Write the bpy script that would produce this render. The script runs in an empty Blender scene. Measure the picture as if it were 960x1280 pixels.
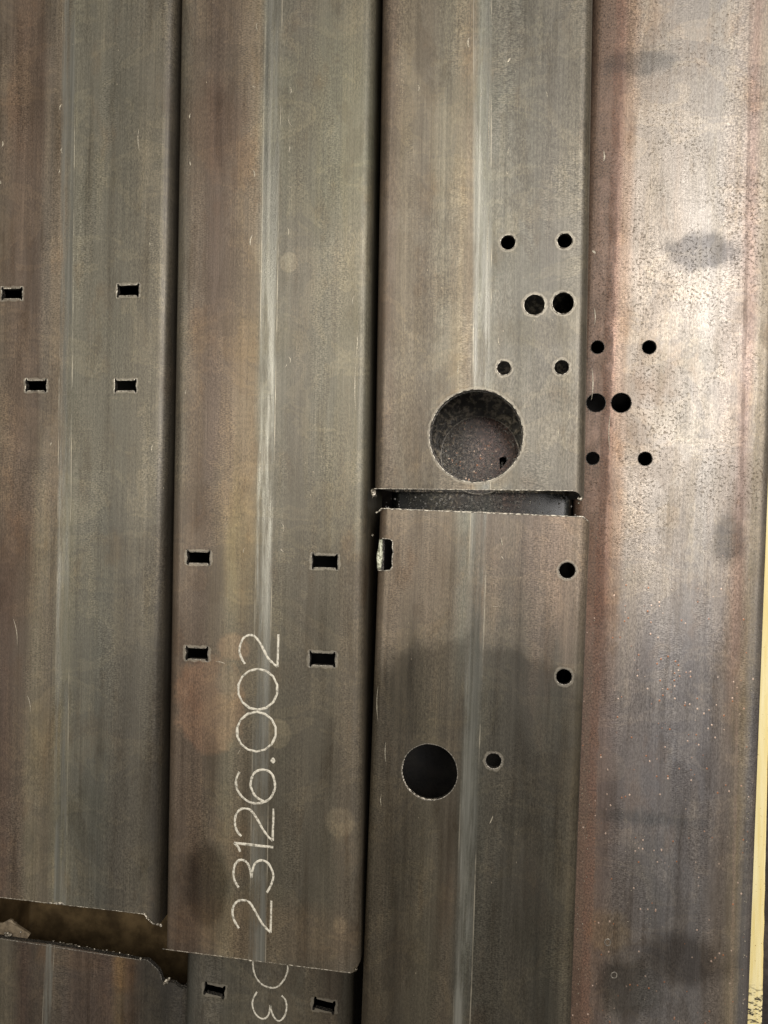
import bpy, bmesh, math, random
from mathutils import Vector, Matrix, noise as mnoise
random.seed(7)
C = bpy.context.scene.collection
SC = bpy.context.scene

# ------------------------------------------------------------------ camera
F = 924.0; HC = 0.55; TH = math.atan(130.0 / F)
cam_d = bpy.data.cameras.new('camera'); cam = bpy.data.objects.new('camera', cam_d); C.objects.link(cam)
cam_d.sensor_fit = 'VERTICAL'; cam_d.sensor_height = 36.0; cam_d.lens = 36.0 * F / 1280.0
cam_d.clip_start = 0.01; cam_d.clip_end = 60
cam.location = (0, 0, HC); cam.rotation_euler = (0, TH, 0)
SC.camera = cam

# ------------------------------------------------------------------ light
w = bpy.data.worlds.new('World'); SC.world = w; w.use_nodes = True
w.node_tree.nodes['Background'].inputs[0].default_value = (1.0, 0.97, 0.94, 1)
w.node_tree.nodes['Background'].inputs[1].default_value = 0.13
def area(name, loc, target, sx, sy, power, col):
    d = bpy.data.lights.new(name, 'AREA'); d.shape = 'RECTANGLE'; d.size = sx; d.size_y = sy
    d.energy = power; d.color = col
    o = bpy.data.objects.new(name, d); C.objects.link(o); o.location = loc
    o.rotation_euler = (Vector(target) - Vector(loc)).to_track_quat('-Z', 'Y').to_euler()
    return o
area('hall_lamp', (0.76, 0.55, 1.7), (0.15, 0.12, 0), 1.05, 1.45, 44, (1.0, 0.955, 0.925))
area('strip_lamp', (-0.50, 0.46, 1.5), (-0.15, 0.25, 0), 1.7, 0.34, 15, (1.0, 0.95, 0.85))
SC.view_settings.view_transform = 'Standard'; SC.view_settings.look = 'None'
SC.view_settings.exposure = 0.0; SC.view_settings.gamma = 1.0

# ------------------------------------------------------------------ measuring
def at(px, py, z):
    d = Vector(((px - 480) / F, -(py - 640) / F, -1.0))
    c, s = math.cos(TH), math.sin(TH)
    r = Vector((d.x * c + d.z * s, d.y, -d.x * s + d.z * c))
    t = (z - HC) / r.z
    return Vector((r.x * t, r.y * t, z))
W = 0.1555; HT = 0.090; WALL = 0.0042; RAD = 0.0085
Z1 = 0.0; Z2 = -HT - 0.0006

def lin(c):
    return tuple(((v / 255) / 12.92 if v <= 10 else (((v / 255) + 0.055) / 1.055) ** 2.4) for v in c)

# ------------------------------------------------------------------ node helpers
class NB:
    def __init__(s, name):
        s.m = bpy.data.materials.new(name); s.m.use_nodes = True
        s.t = s.m.node_tree; s.n = s.t.nodes; s.n.clear()
        s.out = s.n.new('ShaderNodeOutputMaterial'); s.b = s.n.new('ShaderNodeBsdfPrincipled')
        s.t.links.new(s.b.outputs[0], s.out.inputs[0])
        co = s.n.new('ShaderNodeTexCoord'); s.P = co.outputs['Object']
        sp = s.n.new('ShaderNodeSeparateXYZ'); s.t.links.new(s.P, sp.inputs[0])
        s.x, s.y, s.z = sp.outputs
    def put(s, sock, v):
        if hasattr(v, 'links') or isinstance(v, bpy.types.NodeSocket): s.t.links.new(v, sock)
        else:
            if isinstance(v, tuple) and len(v) == 3 and sock.type == 'RGBA': v = v + (1,)
            sock.default_value = v
    def ma(s, op, a, b=None, c=None, clamp=False):
        n = s.n.new('ShaderNodeMath'); n.operation = op; n.use_clamp = clamp
        s.put(n.inputs[0], a)
        if b is not None: s.put(n.inputs[1], b)
        if c is not None: s.put(n.inputs[2], c)
        return n.outputs[0]
    def mix(s, f, a, b, mode='MIX'):
        n = s.n.new('ShaderNodeMix'); n.data_type = 'RGBA'; n.blend_type = mode
        s.put(n.inputs[0], f); s.put(n.inputs[6], a); s.put(n.inputs[7], b); return n.outputs[2]
    def sm(s, v, a, b, lo=0.0, hi=1.0):
        n = s.n.new('ShaderNodeMapRange'); n.interpolation_type = 'SMOOTHSTEP'
        s.put(n.inputs[0], v); n.inputs[1].default_value = a; n.inputs[2].default_value = b
        n.inputs[3].default_value = lo; n.inputs[4].default_value = hi; return n.outputs[0]
    def map(s, sc, off=(0, 0, 0), rot=(0, 0, 0)):
        n = s.n.new('ShaderNodeMapping'); s.t.links.new(s.P, n.inputs[0])
        n.inputs['Scale'].default_value = sc; n.inputs['Location'].default_value = off
        n.inputs['Rotation'].default_value = rot; return n.outputs[0]
    def noise(s, vec, scale=1, detail=4, rough=0.55, dist=0.0):
        n = s.n.new('ShaderNodeTexNoise'); s.t.links.new(vec, n.inputs['Vector'])
        n.inputs['Scale'].default_value = scale; n.inputs['Detail'].default_value = detail
        n.inputs['Roughness'].default_value = rough; n.inputs['Distortion'].default_value = dist
        return n.outputs[0]
    def vor(s, vec, scale=1, rnd=1.0):
        n = s.n.new('ShaderNodeTexVoronoi'); s.t.links.new(vec, n.inputs['Vector'])
        n.inputs['Scale'].default_value = scale; n.inputs['Randomness'].default_value = rnd
        return n.outputs['Distance'], n.outputs['Color']
    def ramp(s, v, stops):
        n = s.n.new('ShaderNodeValToRGB'); s.put(n.inputs[0], v); e = n.color_ramp.elements
        n.color_ramp.interpolation = 'EASE'
        while len(e) > 1: e.remove(e[-1])
        e[0].position = stops[0][0]; e[0].color = stops[0][1] + (1,)
        for p, c in stops[1:]:
            k = e.new(min(max(p, 0), 1)); k.color = c + (1,)
        return n.outputs[0]
    def bump(s, h, strength, dist, nrm=None):
        n = s.n.new('ShaderNodeBump'); s.put(n.inputs['Height'], h)
        n.inputs['Strength'].default_value = strength; n.inputs['Distance'].default_value = dist
        if nrm is not None: s.t.links.new(nrm, n.inputs['Normal'])
        return n.outputs[0]

K = HC / F   # metres per pixel on the top faces

# ------------------------------------------------------------------ tube frame
class Tube:
    """frame of one tube: outer left/right top edges measured at two picture rows"""
    def __init__(s, pa, ya, pb, yb, z, side='R', W=W):
        s.W = W
        # pa/pb = pixel column of the measured long edge at rows ya/yb; side tells which edge
        if ya > yb: pa, ya, pb, yb = pb, yb, pa, ya
        a = at(pa, ya, z); b = at(pb, yb, z)
        d = (a - b); d.z = 0; d.normalize()          # points up the picture
        s.rz = math.atan2(-d.x, d.y)
        nrm = Vector((d.y, -d.x, 0))                   # to the right
        off = W / 2 if side == 'L' else -W / 2
        mid = b.lerp(a, 0.5)
        tt = -mid.y / d.y
        o = mid + d * tt + nrm * off
        s.o = Vector((o.x, o.y, z)); s.z = z
        s.M = Matrix.Translation(s.o) @ Matrix.Rotation(s.rz, 4, 'Z'); s.I = s.M.inverted()
    def L(s, px, py, z=0.0):
        return s.I @ at(px, py, s.z + z)
    def u(s, px, py):
        return s.L(px, py).x / s.W + 0.5

# ------------------------------------------------------------------ steel material
def steel(name, T, top, bot, ysplit, seam=None, rust=(), blobs=(), halos=(), spots=0.0, seed=0.0, streak=1.0,
          flecks=(), scratchy=0.4, rough=0.42, oily=0.0, orange=None, metal=0.45, gain=0.84, tint=(1.0, 0.98, 0.925)):
    b = NB(name)
    off = (seed * 3.1, seed * 1.7, seed * 0.9)
    wob = b.noise(b.map((30, 5, 30), off), 1, 3)
    xx = b.ma('ADD', b.x, b.ma('MULTIPLY', b.ma('SUBTRACT', wob, 0.5), 0.010))
    xu = b.ma('ADD', b.ma('DIVIDE', xx, T.W), 0.5, clamp=True)
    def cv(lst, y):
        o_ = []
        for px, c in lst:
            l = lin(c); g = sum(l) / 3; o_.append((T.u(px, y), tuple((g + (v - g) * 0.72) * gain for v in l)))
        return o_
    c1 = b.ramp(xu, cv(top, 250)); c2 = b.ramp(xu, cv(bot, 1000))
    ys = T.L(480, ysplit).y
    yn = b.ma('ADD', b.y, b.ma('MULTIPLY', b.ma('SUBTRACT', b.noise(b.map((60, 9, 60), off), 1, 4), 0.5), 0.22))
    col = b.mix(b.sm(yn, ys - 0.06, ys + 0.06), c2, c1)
    # drawn-out mill streaks
    st = b.noise(b.map((330, 3.2, 330), off), 1, 5, 0.6)
    st2 = b.noise(b.map((95, 8.0, 95), (off[1], off[0], 3)), 1, 4, 0.55)
    col = b.mix(1.0, col, b.ramp(st, [(0.25, (1 - .20 * streak,) * 3), (0.5, (1, 1, 1)), (0.75, (1 + .16 * streak,) * 3)]), 'MULTIPLY')
    col = b.mix(1.0, col, b.ramp(st2, [(0.28, (0.82, 0.79, 0.76)), (0.5, (1, 1, 1)), (0.72, (1.12, 1.10, 1.05))]), 'MULTIPLY')
    # cloudy mill scale and brown bloom
    cl = b.noise(b.map((28, 14, 28), (off[2], 5, off[0])), 1, 6, 0.62)
    col = b.mix(b.sm(cl, 0.54, 0.70, 0, 0.45), col, b.mix(1.0, col, (0.98, 0.80, 0.66), 'MULTIPLY'))
    cl2 = b.noise(b.map((16, 9, 16), (off[0], off[2], 8)), 1, 5, 0.6)
    col = b.mix(b.sm(cl2, 0.52, 0.68, 0, 0.45), col, b.mix(1.0, col, (0.74, 0.75, 0.70), 'MULTIPLY'))
    sme = b.noise(b.map((17, 24, 17), (off[1], 4, off[2]), (0, 0, .5)), 1, 7, 0.62, 0.8)
    col = b.mix(b.ma('MULTIPLY', b.sm(sme, 0.515, 0.54), b.sm(sme, 0.54, 0.66, 0.6, 0)), col, b.mix(1.0, col, (1.30, 1.27, 1.20), 'MULTIPLY'))
    sme2 = b.noise(b.map((21, 8, 21), (off[2], 14, off[0])), 1, 7, 0.66, 0.5)
    col = b.mix(b.sm(sme2, 0.56, 0.585, 0, 0.5), col, b.mix(1.0, col, (0.76, 0.72, 0.68), 'MULTIPLY'))
    hair = b.noise(b.map((1500, 7, 1500), off), 1, 3, 0.6)
    col = b.mix(1.0, col, b.ramp(hair, [(0.32, (0.86,) * 3), (0.5, (1, 1, 1)), (0.70, (1.14,) * 3)]), 'MULTIPLY')
    # horizontal brush grain patches
    gr = b.noise(b.map((500, 1500, 500), off), 1, 3, 0.6)
    gm = b.sm(b.noise(b.map((35, 7, 35), (1, off[0], 2)), 1, 3), 0.48, 0.62)
    col = b.mix(gm, col, b.mix(1.0, col, b.ramp(gr, [(0.35, (0.66,) * 3), (0.62, (1.38,) * 3)]), 'MULTIPLY'))
    fine = b.noise(b.map((2600, 1800, 2600)), 1, 2, 0.6)
    col = b.mix(1.0, col, b.ramp(fine, [(0.25, (0.84,) * 3), (0.75, (1.15,) * 3)]), 'MULTIPLY')
    gg = b.noise(b.map((900, 380, 900), off), 1, 5, 0.78)
    gp = b.sm(b.noise(b.map((30, 9, 30), (3, off[1], 6)), 1, 4, 0.6), 0.35, 0.65)
    col = b.mix(1.0, col, b.mix(gp, b.ramp(gg, [(0.34, (0.86,) * 3), (0.66, (1.12,) * 3)]), b.ramp(gg, [(0.34, (0.62, 0.61, 0.60)), (0.66, (1.34, 1.32, 1.28))])), 'MULTIPLY')
    pit = b.noise(b.map((260, 170, 260), (off[1], off[2], 1)), 1, 4, 0.62)
    col = b.mix(b.sm(pit, 0.64, 0.72, 0, 0.45), col, b.mix(1.0, col, (0.5, 0.47, 0.43), 'MULTIPLY'))
    rg = b.ma('ADD', rough, b.ma('MULTIPLY', b.ma('SUBTRACT', st2, 0.5), 0.35))
    rg = b.ma('ADD', rg, b.ma('MULTIPLY', b.ma('SUBTRACT', cl, 0.5), 0.4))
    height = b.ma('ADD', b.ma('MULTIPLY', st, 0.4), b.ma('ADD', b.ma('MULTIPLY', fine, 0.3), b.ma('MULTIPLY', gg, 0.8)))
    # rust bands along the length: (px, y, halfwidth px, colour, strength)
    mtl = None
    for px, py, px2, py2, hw, colr, stg in rust:
        p = T.L(px, py); q = T.L(px2, py2); m = (q.x - p.x) / (q.y - p.y)
        cx = b.ma('ADD', p.x, b.ma('MULTIPLY', b.ma('SUBTRACT', b.y, p.y), m))
        d = b.ma('ABSOLUTE', b.ma('SUBTRACT', b.ma('ADD', b.x, b.ma('MULTIPLY', b.ma('SUBTRACT', b.noise(b.map((160, 60, 160), (4, 4, off[0])), 1, 6, 0.7), 0.5), hw * K * 1.9)), cx))
        f = b.sm(d, hw * K * 0.55, hw * K * 1.15, stg, 0)
        f = b.ma('MULTIPLY', f, b.sm(b.noise(b.map((75, 40, 75), (px, 2, 1)), 1, 6, 0.7), 0.38, 0.60, 0.42, 1))
        spk = b.noise(b.map((700, 600, 700)), 1, 4, 0.7)
        rc = b.mix(b.sm(spk, 0.40, 0.60), tuple(v * 0.50 for v in lin(colr)), tuple(v * 1.35 for v in lin(colr)))
        col = b.mix(f, col, rc); height = b.ma('ADD', height, b.ma('MULTIPLY', b.ma('MULTIPLY', f, spk), 1.2))
        rg = b.ma('ADD', rg, b.ma('MULTIPLY', f, 0.22)); mtl = b.ma('MULTIPLY', mtl if mtl is not None else metal, b.ma('SUBTRACT', 1.0, b.ma('MULTIPLY', f, 0.9)))
    if oily:
        og = b.noise(b.map((420, 360, 420)), 1, 5, 0.75)
        col = b.mix(1.0, col, b.ramp(og, [(0.38, (0.25,) * 3), (0.52, (0.8,) * 3), (0.66, (3.0, 2.9, 2.7))]), 'MULTIPLY')
        height = b.ma('ADD', height, b.ma('MULTIPLY', og, 3.0))
    # dark pit spots
    if spots > 0:
        v1 = b.map((420, 520, 420), (0, 0, 0), (0, 0, 0.7))
        n1 = b.noise(v1, 1, 3, 0.6, 0.6)
        area_ = b.sm(b.noise(b.map((26, 18, 26), (2, 9, 1)), 1, 5, 0.65), 0.40, 0.60, 0.1, 1)
        ytop = T.L(850, 800).y
        area_ = b.ma('MULTIPLY', area_, b.sm(b.y, ytop - .03, ytop + .12))
        f = b.ma('MULTIPLY', b.sm(n1, 0.54, 0.66), b.ma('MULTIPLY', area_, spots))
        col = b.mix(f, col, b.mix(1.0, col, (0.50, 0.46, 0.41), 'MULTIPLY'))
        rg = b.ma('ADD', rg, b.ma('MULTIPLY', f, 0.12))
        height = b.ma('SUBTRACT', height, b.ma('MULTIPLY', f, 1.2))
    # blotches: px, py, rx, ry, tint, strength, edge softness, raggedness
    for px, py, rx, ry, tn, stg, soft, rag in blobs:
        p = T.L(px, py); kk = K * (HC - T.z) / HC
        dx = b.ma('DIVIDE', b.ma('SUBTRACT', b.x, p.x), rx * kk); dy = b.ma('DIVIDE', b.ma('SUBTRACT', b.y, p.y), ry * kk)
        d = b.ma('SQRT', b.ma('ADD', b.ma('MULTIPLY', dx, dx), b.ma('MULTIPLY', dy, dy)))
        if rag: d = b.ma('ADD', d, b.ma('MULTIPLY', b.ma('SUBTRACT', b.noise(b.map((70, 55, 70), (px, py, 0)), 1, 6, 0.6), 0.5), rag))
        f = b.sm(d, 1 - soft, 1 + soft, stg, 0)
        col = b.mix(f, col, b.mix(1.0, col, tn, 'MULTIPLY'))
    # polished weld seam: (px, y, px2, y2, halfwidth px)
    if seam:
        px, py, px2, py2, hw, sst = seam
        p = T.L(px, py); q = T.L(px2, py2); m = (q.x - p.x) / (q.y - p.y)
        cx = b.ma('ADD', p.x, b.ma('MULTIPLY', b.ma('SUBTRACT', b.y, p.y), m))
        dd = b.ma('SUBTRACT', b.ma('ADD', b.x, b.ma('MULTIPLY', b.ma('SUBTRACT', wob, 0.5), 0.0016)), cx)
        d = b.ma('ABSOLUTE', dd)
        band = b.sm(d, hw * K * 0.7, hw * K * 1.25, 1, 0)
        mod = b.sm(b.noise(b.map((110, 7, 110), (off[0], 2, 7)), 1, 7, 0.7), 0.40, 0.60, 0.05, 0.95)
        f = b.ma('MULTIPLY', band, b.ma('MULTIPLY', mod, sst))
        col = b.mix(f, col, b.mix(b.sm(st, 0.35, 0.65), (0.14, 0.14, 0.125), (0.25, 0.247, 0.222)))
        rg = b.ma('SUBTRACT', rg, b.ma('MULTIPLY', f, 0.25))
        # fine bright edge lines either side of the seam
        for sgn, ww in ((1, 0.9), (-1, 0.6)):
            e = b.ma('ABSOLUTE', b.ma('SUBTRACT', dd, sgn * hw * K * 1.05))
            lf = b.sm(e, 0.00015, 0.00055, 1, 0)
            lf = b.ma('MULTIPLY', lf, b.sm(b.noise(b.map((40, 14, 40), (sgn * 3, off[0], 1)), 1, 5, 0.65), 0.45, 0.62, 0, ww))
            col = b.mix(lf, col, (0.34, 0.31, 0.25))
            height = b.ma('ADD', height, b.ma('MULTIPLY', lf, 1.5))
    # faint shiny flecks
    fd, fc = b.vor(b.map((260, 130, 260), off), 1)
    fl = b.ma('MULTIPLY', b.sm(fd, 0.05, 0.12, 1, 0), b.sm(b.noise(b.map((45, 12, 45), (7, off[0], 3)), 1, 3), 0.60, 0.68, 0, scratchy))
    col = b.mix(fl, col, (0.42, 0.36, 0.27))
    height = b.ma('ADD', height, b.ma('MULTIPLY', fl, 1.5))
    if orange:   # px,py,rx,ry of orange/white sparkle rust
        px, py, rx, ry = orange; p = T.L(px, py)
        dx = b.ma('DIVIDE', b.ma('SUBTRACT', b.x, p.x), rx * K); dy = b.ma('DIVIDE', b.ma('SUBTRACT', b.y, p.y), ry * K)
        d = b.ma('SQRT', b.ma('ADD', b.ma('MULTIPLY', dx, dx), b.ma('MULTIPLY', dy, dy)))
        zone = b.sm(d, 0.3, 1.15, 1, 0)
        vd, vc = b.vor(b.map((330, 300, 330)), 1)
        sep = b.n.new('ShaderNodeSeparateColor'); b.t.links.new(vc, sep.inputs[0])
        wide = b.sm(b.y, T.L(px, 1180).y, T.L(px, 760).y, 0.16, 0.24); wide = b.ma('MULTIPLY', wide, b.sm(b.y, T.L(px, 800).y, T.L(px, 640).y, 1, 0))
        dens = b.ma('MAXIMUM', b.ma('MULTIPLY', zone, 0.60), wide)
        clump = b.sm(b.noise(b.map((45, 45, 45), (5, 5, 5)), 1, 4, .6), 0.40, 0.60, 0.25, 1)
        f = b.ma('MULTIPLY', b.sm(vd, 0.16, 0.30, 1, 0), b.sm(b.ma('ADD', sep.outputs[0], b.ma('MULTIPLY', dens, clump)), 1.0, 1.08))
        col = b.mix(f, col, b.mix(b.sm(sep.outputs[1], 0.4, 0.6), (0.36, 0.16, 0.08), (0.60, 0.46, 0.36)))
        height = b.ma('ADD', height, b.ma('MULTIPLY', f, 1.0))
    # heat tint round every plasma cut: ('c',px,py,r) or ('r',px,py,hx,hy)
    if halos:
        F_in = F_out = None
        jn = b.ma('MULTIPLY', b.ma('SUBTRACT', b.noise(b.map((260, 260, 260)), 1, 4), 0.5), 0.0042)
        kk = K * (HC - T.z) / HC
        for h in halos:
            p = T.L(h[1], h[2])
            hx, hy = (0, 0) if h[0] == 'c' else (h[3] * kk, h[4] * kk)
            dx = b.ma('MAXIMUM', b.ma('SUBTRACT', b.ma('ABSOLUTE', b.ma('SUBTRACT', b.x, p.x)), hx), 0.0)
            dy = b.ma('MAXIMUM', b.ma('SUBTRACT', b.ma('ABSOLUTE', b.ma('SUBTRACT', b.y, p.y)), hy), 0.0)
            d = b.ma('SQRT', b.ma('ADD', b.ma('MULTIPLY', dx, dx), b.ma('MULTIPLY', dy, dy)))
            if h[0] == 'c': d = b.ma('SUBTRACT', d, h[3] * kk)
            F_in = d if F_in is None else b.ma('MINIMUM', F_in, d)
        dj = b.ma('ADD', F_in, jn)
        up = b.sm(b.z, -0.012, -0.006)
        ring = b.ma('MULTIPLY', b.sm(dj, 0.0013, 0.0023, 1, 0), up)
        dark = b.ma('MULTIPLY', b.sm(dj, 0.0018, 0.0042, 1, 0), up)
        col = b.mix(b.ma('MULTIPLY', dark, 0.35), col, b.mix(1.0, col, (0.72, 0.69, 0.62), 'MULTIPLY'))
        col = b.mix(b.ma('MULTIPLY', ring, 0.45), col, (0.30, 0.275, 0.23))
    if tint != (1, 1, 1): col = b.mix(1.0, col, tint, 'MULTIPLY')
    # inside faces use their own material with shade in its colour, outside is oiled mill scale
    b.put(b.b.inputs['Base Color'], col)
    b.put(b.b.inputs['Roughness'], b.ma('MAXIMUM', rg, 0.16))
    b.put(b.b.inputs['Metallic'], mtl if mtl is not None else metal)
    b.put(b.b.inputs['Normal'], b.bump(height, 0.35, 0.00028))
    if oily:
        b.b.inputs['Coat Weight'].default_value = oily; b.b.inputs['Coat Roughness'].default_value = 0.2
    return b.m

def simple(name, c1, c2, scale, rough=0.5, metal=0.0, bump=0.4, dist=0.0004, lo=0.4, hi=0.6, stretch=(1, 1, 1)):
    b = NB(name)
    n = b.noise(b.map(tuple(scale * s for s in stretch)), 1, 5, 0.65)
    b.put(b.b.inputs['Base Color'], b.mix(b.sm(n, lo, hi), c1, c2))
    b.b.inputs['Roughness'].default_value = rough; b.b.inputs['Metallic'].default_value = metal
    b.put(b.b.inputs['Normal'], b.bump(n, bump, dist)); return b.m

M_CUT = simple('cut_edge', (0.03, 0.028, 0.025), (0.20, 0.18, 0.15), 900, 0.45, 0.6, 0.8, 0.0005, 0.45, 0.65)
M_RIM = simple('bright_burr', (0.09, 0.078, 0.06), (0.58, 0.53, 0.43), 330, 0.40, 0.35, 0.8, 0.0004, 0.40, 0.62)
M_RIMD = simple('dull_burr', (0.10, 0.09, 0.075), (0.30, 0.27, 0.22), 700, 0.45, 0.4, 0.6, 0.0003, 0.42, 0.6)
M_SLAG = simple('slag', (0.10, 0.085, 0.06), (0.62, 0.56, 0.46), 420, 0.30, 0.6, 1.0, 0.001, 0.46, 0.6)
M_MARK = simple('scribed_line', (0.16, 0.145, 0.11), (0.60, 0.56, 0.46), 420, 0.5, 0.1, 0.8, 0.0003, 0.30, 0.58)
M_FLECK = simple('bright_scrape', (0.17, 0.15, 0.11), (0.46, 0.41, 0.31), 1200, 0.4, 0.3, 0.5, 0.0002)
M_INSHADE = simple('inner_shade', (0.006, 0.0055, 0.005), (0.022, 0.018, 0.014), 60, 0.5, 0.3, 0.6, 0.0005, 0.3, 0.75)  # near-black colour paints in the shade inside the tubes
M_DARKIN = simple('soot', (0.008, 0.009, 0.010), (0.05, 0.05, 0.048), 500, 0.4, 0.3, 0.8, 0.0006, 0.45, 0.62)

# ------------------------------------------------------------------ mesh helpers
def link(name, me, mats, parent=None):
    o = bpy.data.objects.new(name, me); C.objects.link(o)
    for m in mats: me.materials.append(m)
    if parent: o.parent = parent
    return o
def thing(name, label, cat, T=None, group=None):
    o = bpy.data.objects.new(name, None); C.objects.link(o); o.empty_display_size = 0.05
    if T: o.location = T.o; o.rotation_euler = (0, 0, T.rz)
    o['label'] = label; o['category'] = cat
    if group: o['group'] = group
    return o

def prof(w_, h_, r, n=7):
    pts = []
    for cx, cz, a0 in ((w_ / 2 - r, -r, 0), (-w_ / 2 + r, -r, 90), (-w_ / 2 + r, -h_ + r, 180), (w_ / 2 - r, -h_ + r, 270)):
        for i in range(n + 1):
            a = math.radians(a0 + 90 * i / n); pts.append((cx + r * math.cos(a), cz + r * math.sin(a)))
    return pts
def tube_mesh(y0, y1, W=W):
    bm = bmesh.new(); outer = prof(W, HT, RAD)
    inner = [(x, z - WALL) for x, z in prof(W - 2 * WALL, HT - 2 * WALL, RAD - WALL)]
    n = len(outer)
    rings = [[bm.verts.new((x, y, z)) for x, z in p] for p in (outer, inner) for y in (y0, y1)]
    o0, o1, i0, i1 = rings
    for k in range(n):
        j = (k + 1) % n
        bm.faces.new((o0[k], o0[j], o1[j], o1[k])); f = bm.faces.new((i0[j], i0[k], i1[k], i1[j])); f.material_index = 2
        f = bm.faces.new((o0[j], o0[k], i0[k], i0[j])); f.material_index = 1
        f = bm.faces.new((o1[k], o1[j], i1[j], i1[k])); f.material_index = 1
    bmesh.ops.recalc_face_normals(bm, faces=bm.faces)
    me = bpy.data.meshes.new('tube_wall'); bm.to_mesh(me); bm.free(); return me
def prism(poly, z0, z1):
    bm = bmesh.new()
    a = [bm.verts.new((p[0], p[1], z0)) for p in poly]; c = [bm.verts.new((p[0], p[1], z1)) for p in poly]
    n = len(poly); bm.faces.new(a); bm.faces.new(c)
    for k in range(n): bm.faces.new((a[k], a[(k + 1) % n], c[(k + 1) % n], c[k]))
    for f in bm.faces: f.material_index = 1
    bmesh.ops.recalc_face_normals(bm, faces=bm.faces)
    me = bpy.data.meshes.new('cutter'); bm.to_mesh(me); bm.free(); return me

def circ(T, px, py, r, z=0.0, jit=0.02, n=40, seed=0):
    c = T.L(px, py); k = K * (HC - T.z) / HC; R = r * k; out = []
    for i in range(n):
        a = 2 * math.pi * i / n
        q = R * (1 + jit * (mnoise.noise(Vector((math.cos(a) * 2, math.sin(a) * 2, px * 0.37 + seed)))) + jit * 0.35 * random.uniform(-1, 1))
        out.append(Vector((c.x + q * math.cos(a), c.y + q * math.sin(a), 0)))
    return out
def slot(T, px, py, w_, h_, ear=2.9, rot=0.0, jit=0.5):
    """dog-bone slot outline: the cutter dwells in the four corners"""
    c = T.L(px, py); k = K * (HC - T.z) / HC; hx, hy = w_ / 2, h_ / 2; e = ear
    base = [(-hx, -hy - e), (-hx + 2.2, -hy - e), (-hx + 3.6, -hy), (hx - 3.6, -hy), (hx - 2.2, -hy - e), (hx, -hy - e),
            (hx + .6, -hy + 1), (hx - .5, 0), (hx + .6, hy - 1), (hx, hy + e), (hx - 2.2, hy + e), (hx - 3.6, hy), (-hx + 3.6, hy),
            (-hx + 2.2, hy + e), (-hx, hy + e), (-hx - .6, hy - 1), (-hx + .5, 0), (-hx - .6, -hy + 1)]
    out = []
    for i, (a, b_) in enumerate(base):
        a2, b2 = base[(i + 1) % len(base)]; L_ = math.hypot(a2 - a, b2 - b_); m = max(1, int(L_ / 3.0))
        for j in range(m):
            t = j / m; x = a + (a2 - a) * t + random.uniform(-jit, jit) * .55; y = b_ + (b2 - b_) * t + random.uniform(-jit, jit) * .55
            out.append(Vector((c.x + (x * math.cos(rot) - y * math.sin(rot)) * k, c.y + (x * math.sin(rot) + y * math.cos(rot)) * k, 0)))
    return out
def pxpoly(T, pts, z=0.0): return [T.L(x, y, z) for x, y in pts]

def cut(body, cutters):
    objs = []
    for poly, z0, z1 in cutters:
        me = prism(poly, z0, z1); o = bpy.data.objects.new('cutter', me); C.objects.link(o)
        me.materials.append(None); me.materials.append(M_CUT); me.materials.append(None); o.parent = body.parent; objs.append(o)
        md = body.modifiers.new('c', 'BOOLEAN'); md.operation = 'DIFFERENCE'; md.object = o; md.solver = 'EXACT'
        md.material_mode = 'INDEX'
    bpy.context.view_layer.update()
    dg = bpy.context.evaluated_depsgraph_get()
    me = bpy.data.meshes.new_from_object(body.evaluated_get(dg), depsgraph=dg)
    body.modifiers.clear(); body.data = me
    for o in objs: bpy.data.objects.remove(o)

def smooth_round(me):
    for p in me.polygons:
        n = p.normal
        p.use_smooth = False
    bm = bmesh.new(); bm.from_mesh(me)
    for f in bm.faces: f.smooth = f.material_index != 1
    for e in bm.edges:
        if len(e.link_faces) == 2:
            e.smooth = e.calc_face_angle(3.0) < math.radians(25)
    bm.to_mesh(me); bm.free()

def rim(name, outline, parent, mat, r=0.00028, z=0.0, closed=True, gap=0.0, jz=0.00015, zf=None):
    """thin ragged burr following a cut edge"""
    bm = bmesh.new(); pts = []
    n = len(outline); segs = n if closed else n - 1
    for i in range(segs):
        a = outline[i]; c = outline[(i + 1) % n]; L_ = (c - a).length; m = max(1, int(L_ / 0.0008))
        for j in range(m): pts.append(a.lerp(c, j / m))
    if not closed: pts.append(outline[-1])
    N_ = len(pts); prev = None; first = None; S = 5
    for i, p in enumerate(pts):
        t = (pts[(i + 1) % N_] - pts[i - 1]) if closed or 0 < i < N_ - 1 else (pts[min(i + 1, N_ - 1)] - pts[max(i - 1, 0)])
        t.z = 0; t.normalize(); s = Vector((t.y, -t.x, 0))
        g = mnoise.noise(Vector((p.x * 700, p.y * 700, 3.3)))
        g2 = mnoise.noise(Vector((p.x * 180, p.y * 180, 8.3)))
        rr = r * (0.75 + 0.9 * abs(g) + 0.35 * g2) * (1.0 if g2 > gap - 1 else 0.25)
        zz = z + (zf(p) if zf else 0) + jz * random.uniform(-1, 1)
        ring = [bm.verts.new(p + s * (rr * math.cos(2 * math.pi * k / S)) + Vector((0, 0, zz + rr * 0.8 * math.sin(2 * math.pi * k / S)))) for k in range(S)]
        if prev:
            for k in range(S): bm.faces.new((prev[k], prev[(k + 1) % S], ring[(k + 1) % S], ring[k]))
        else: first = ring
        prev = ring
    if closed:
        for k in range(S): bm.faces.new((prev[k], prev[(k + 1) % S], first[(k + 1) % S], first[k]))
    bmesh.ops.recalc_face_normals(bm, faces=bm.faces)
    me = bpy.data.meshes.new(name); bm.to_mesh(me); bm.free()
    return link(name, me, [mat], parent)

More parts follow.
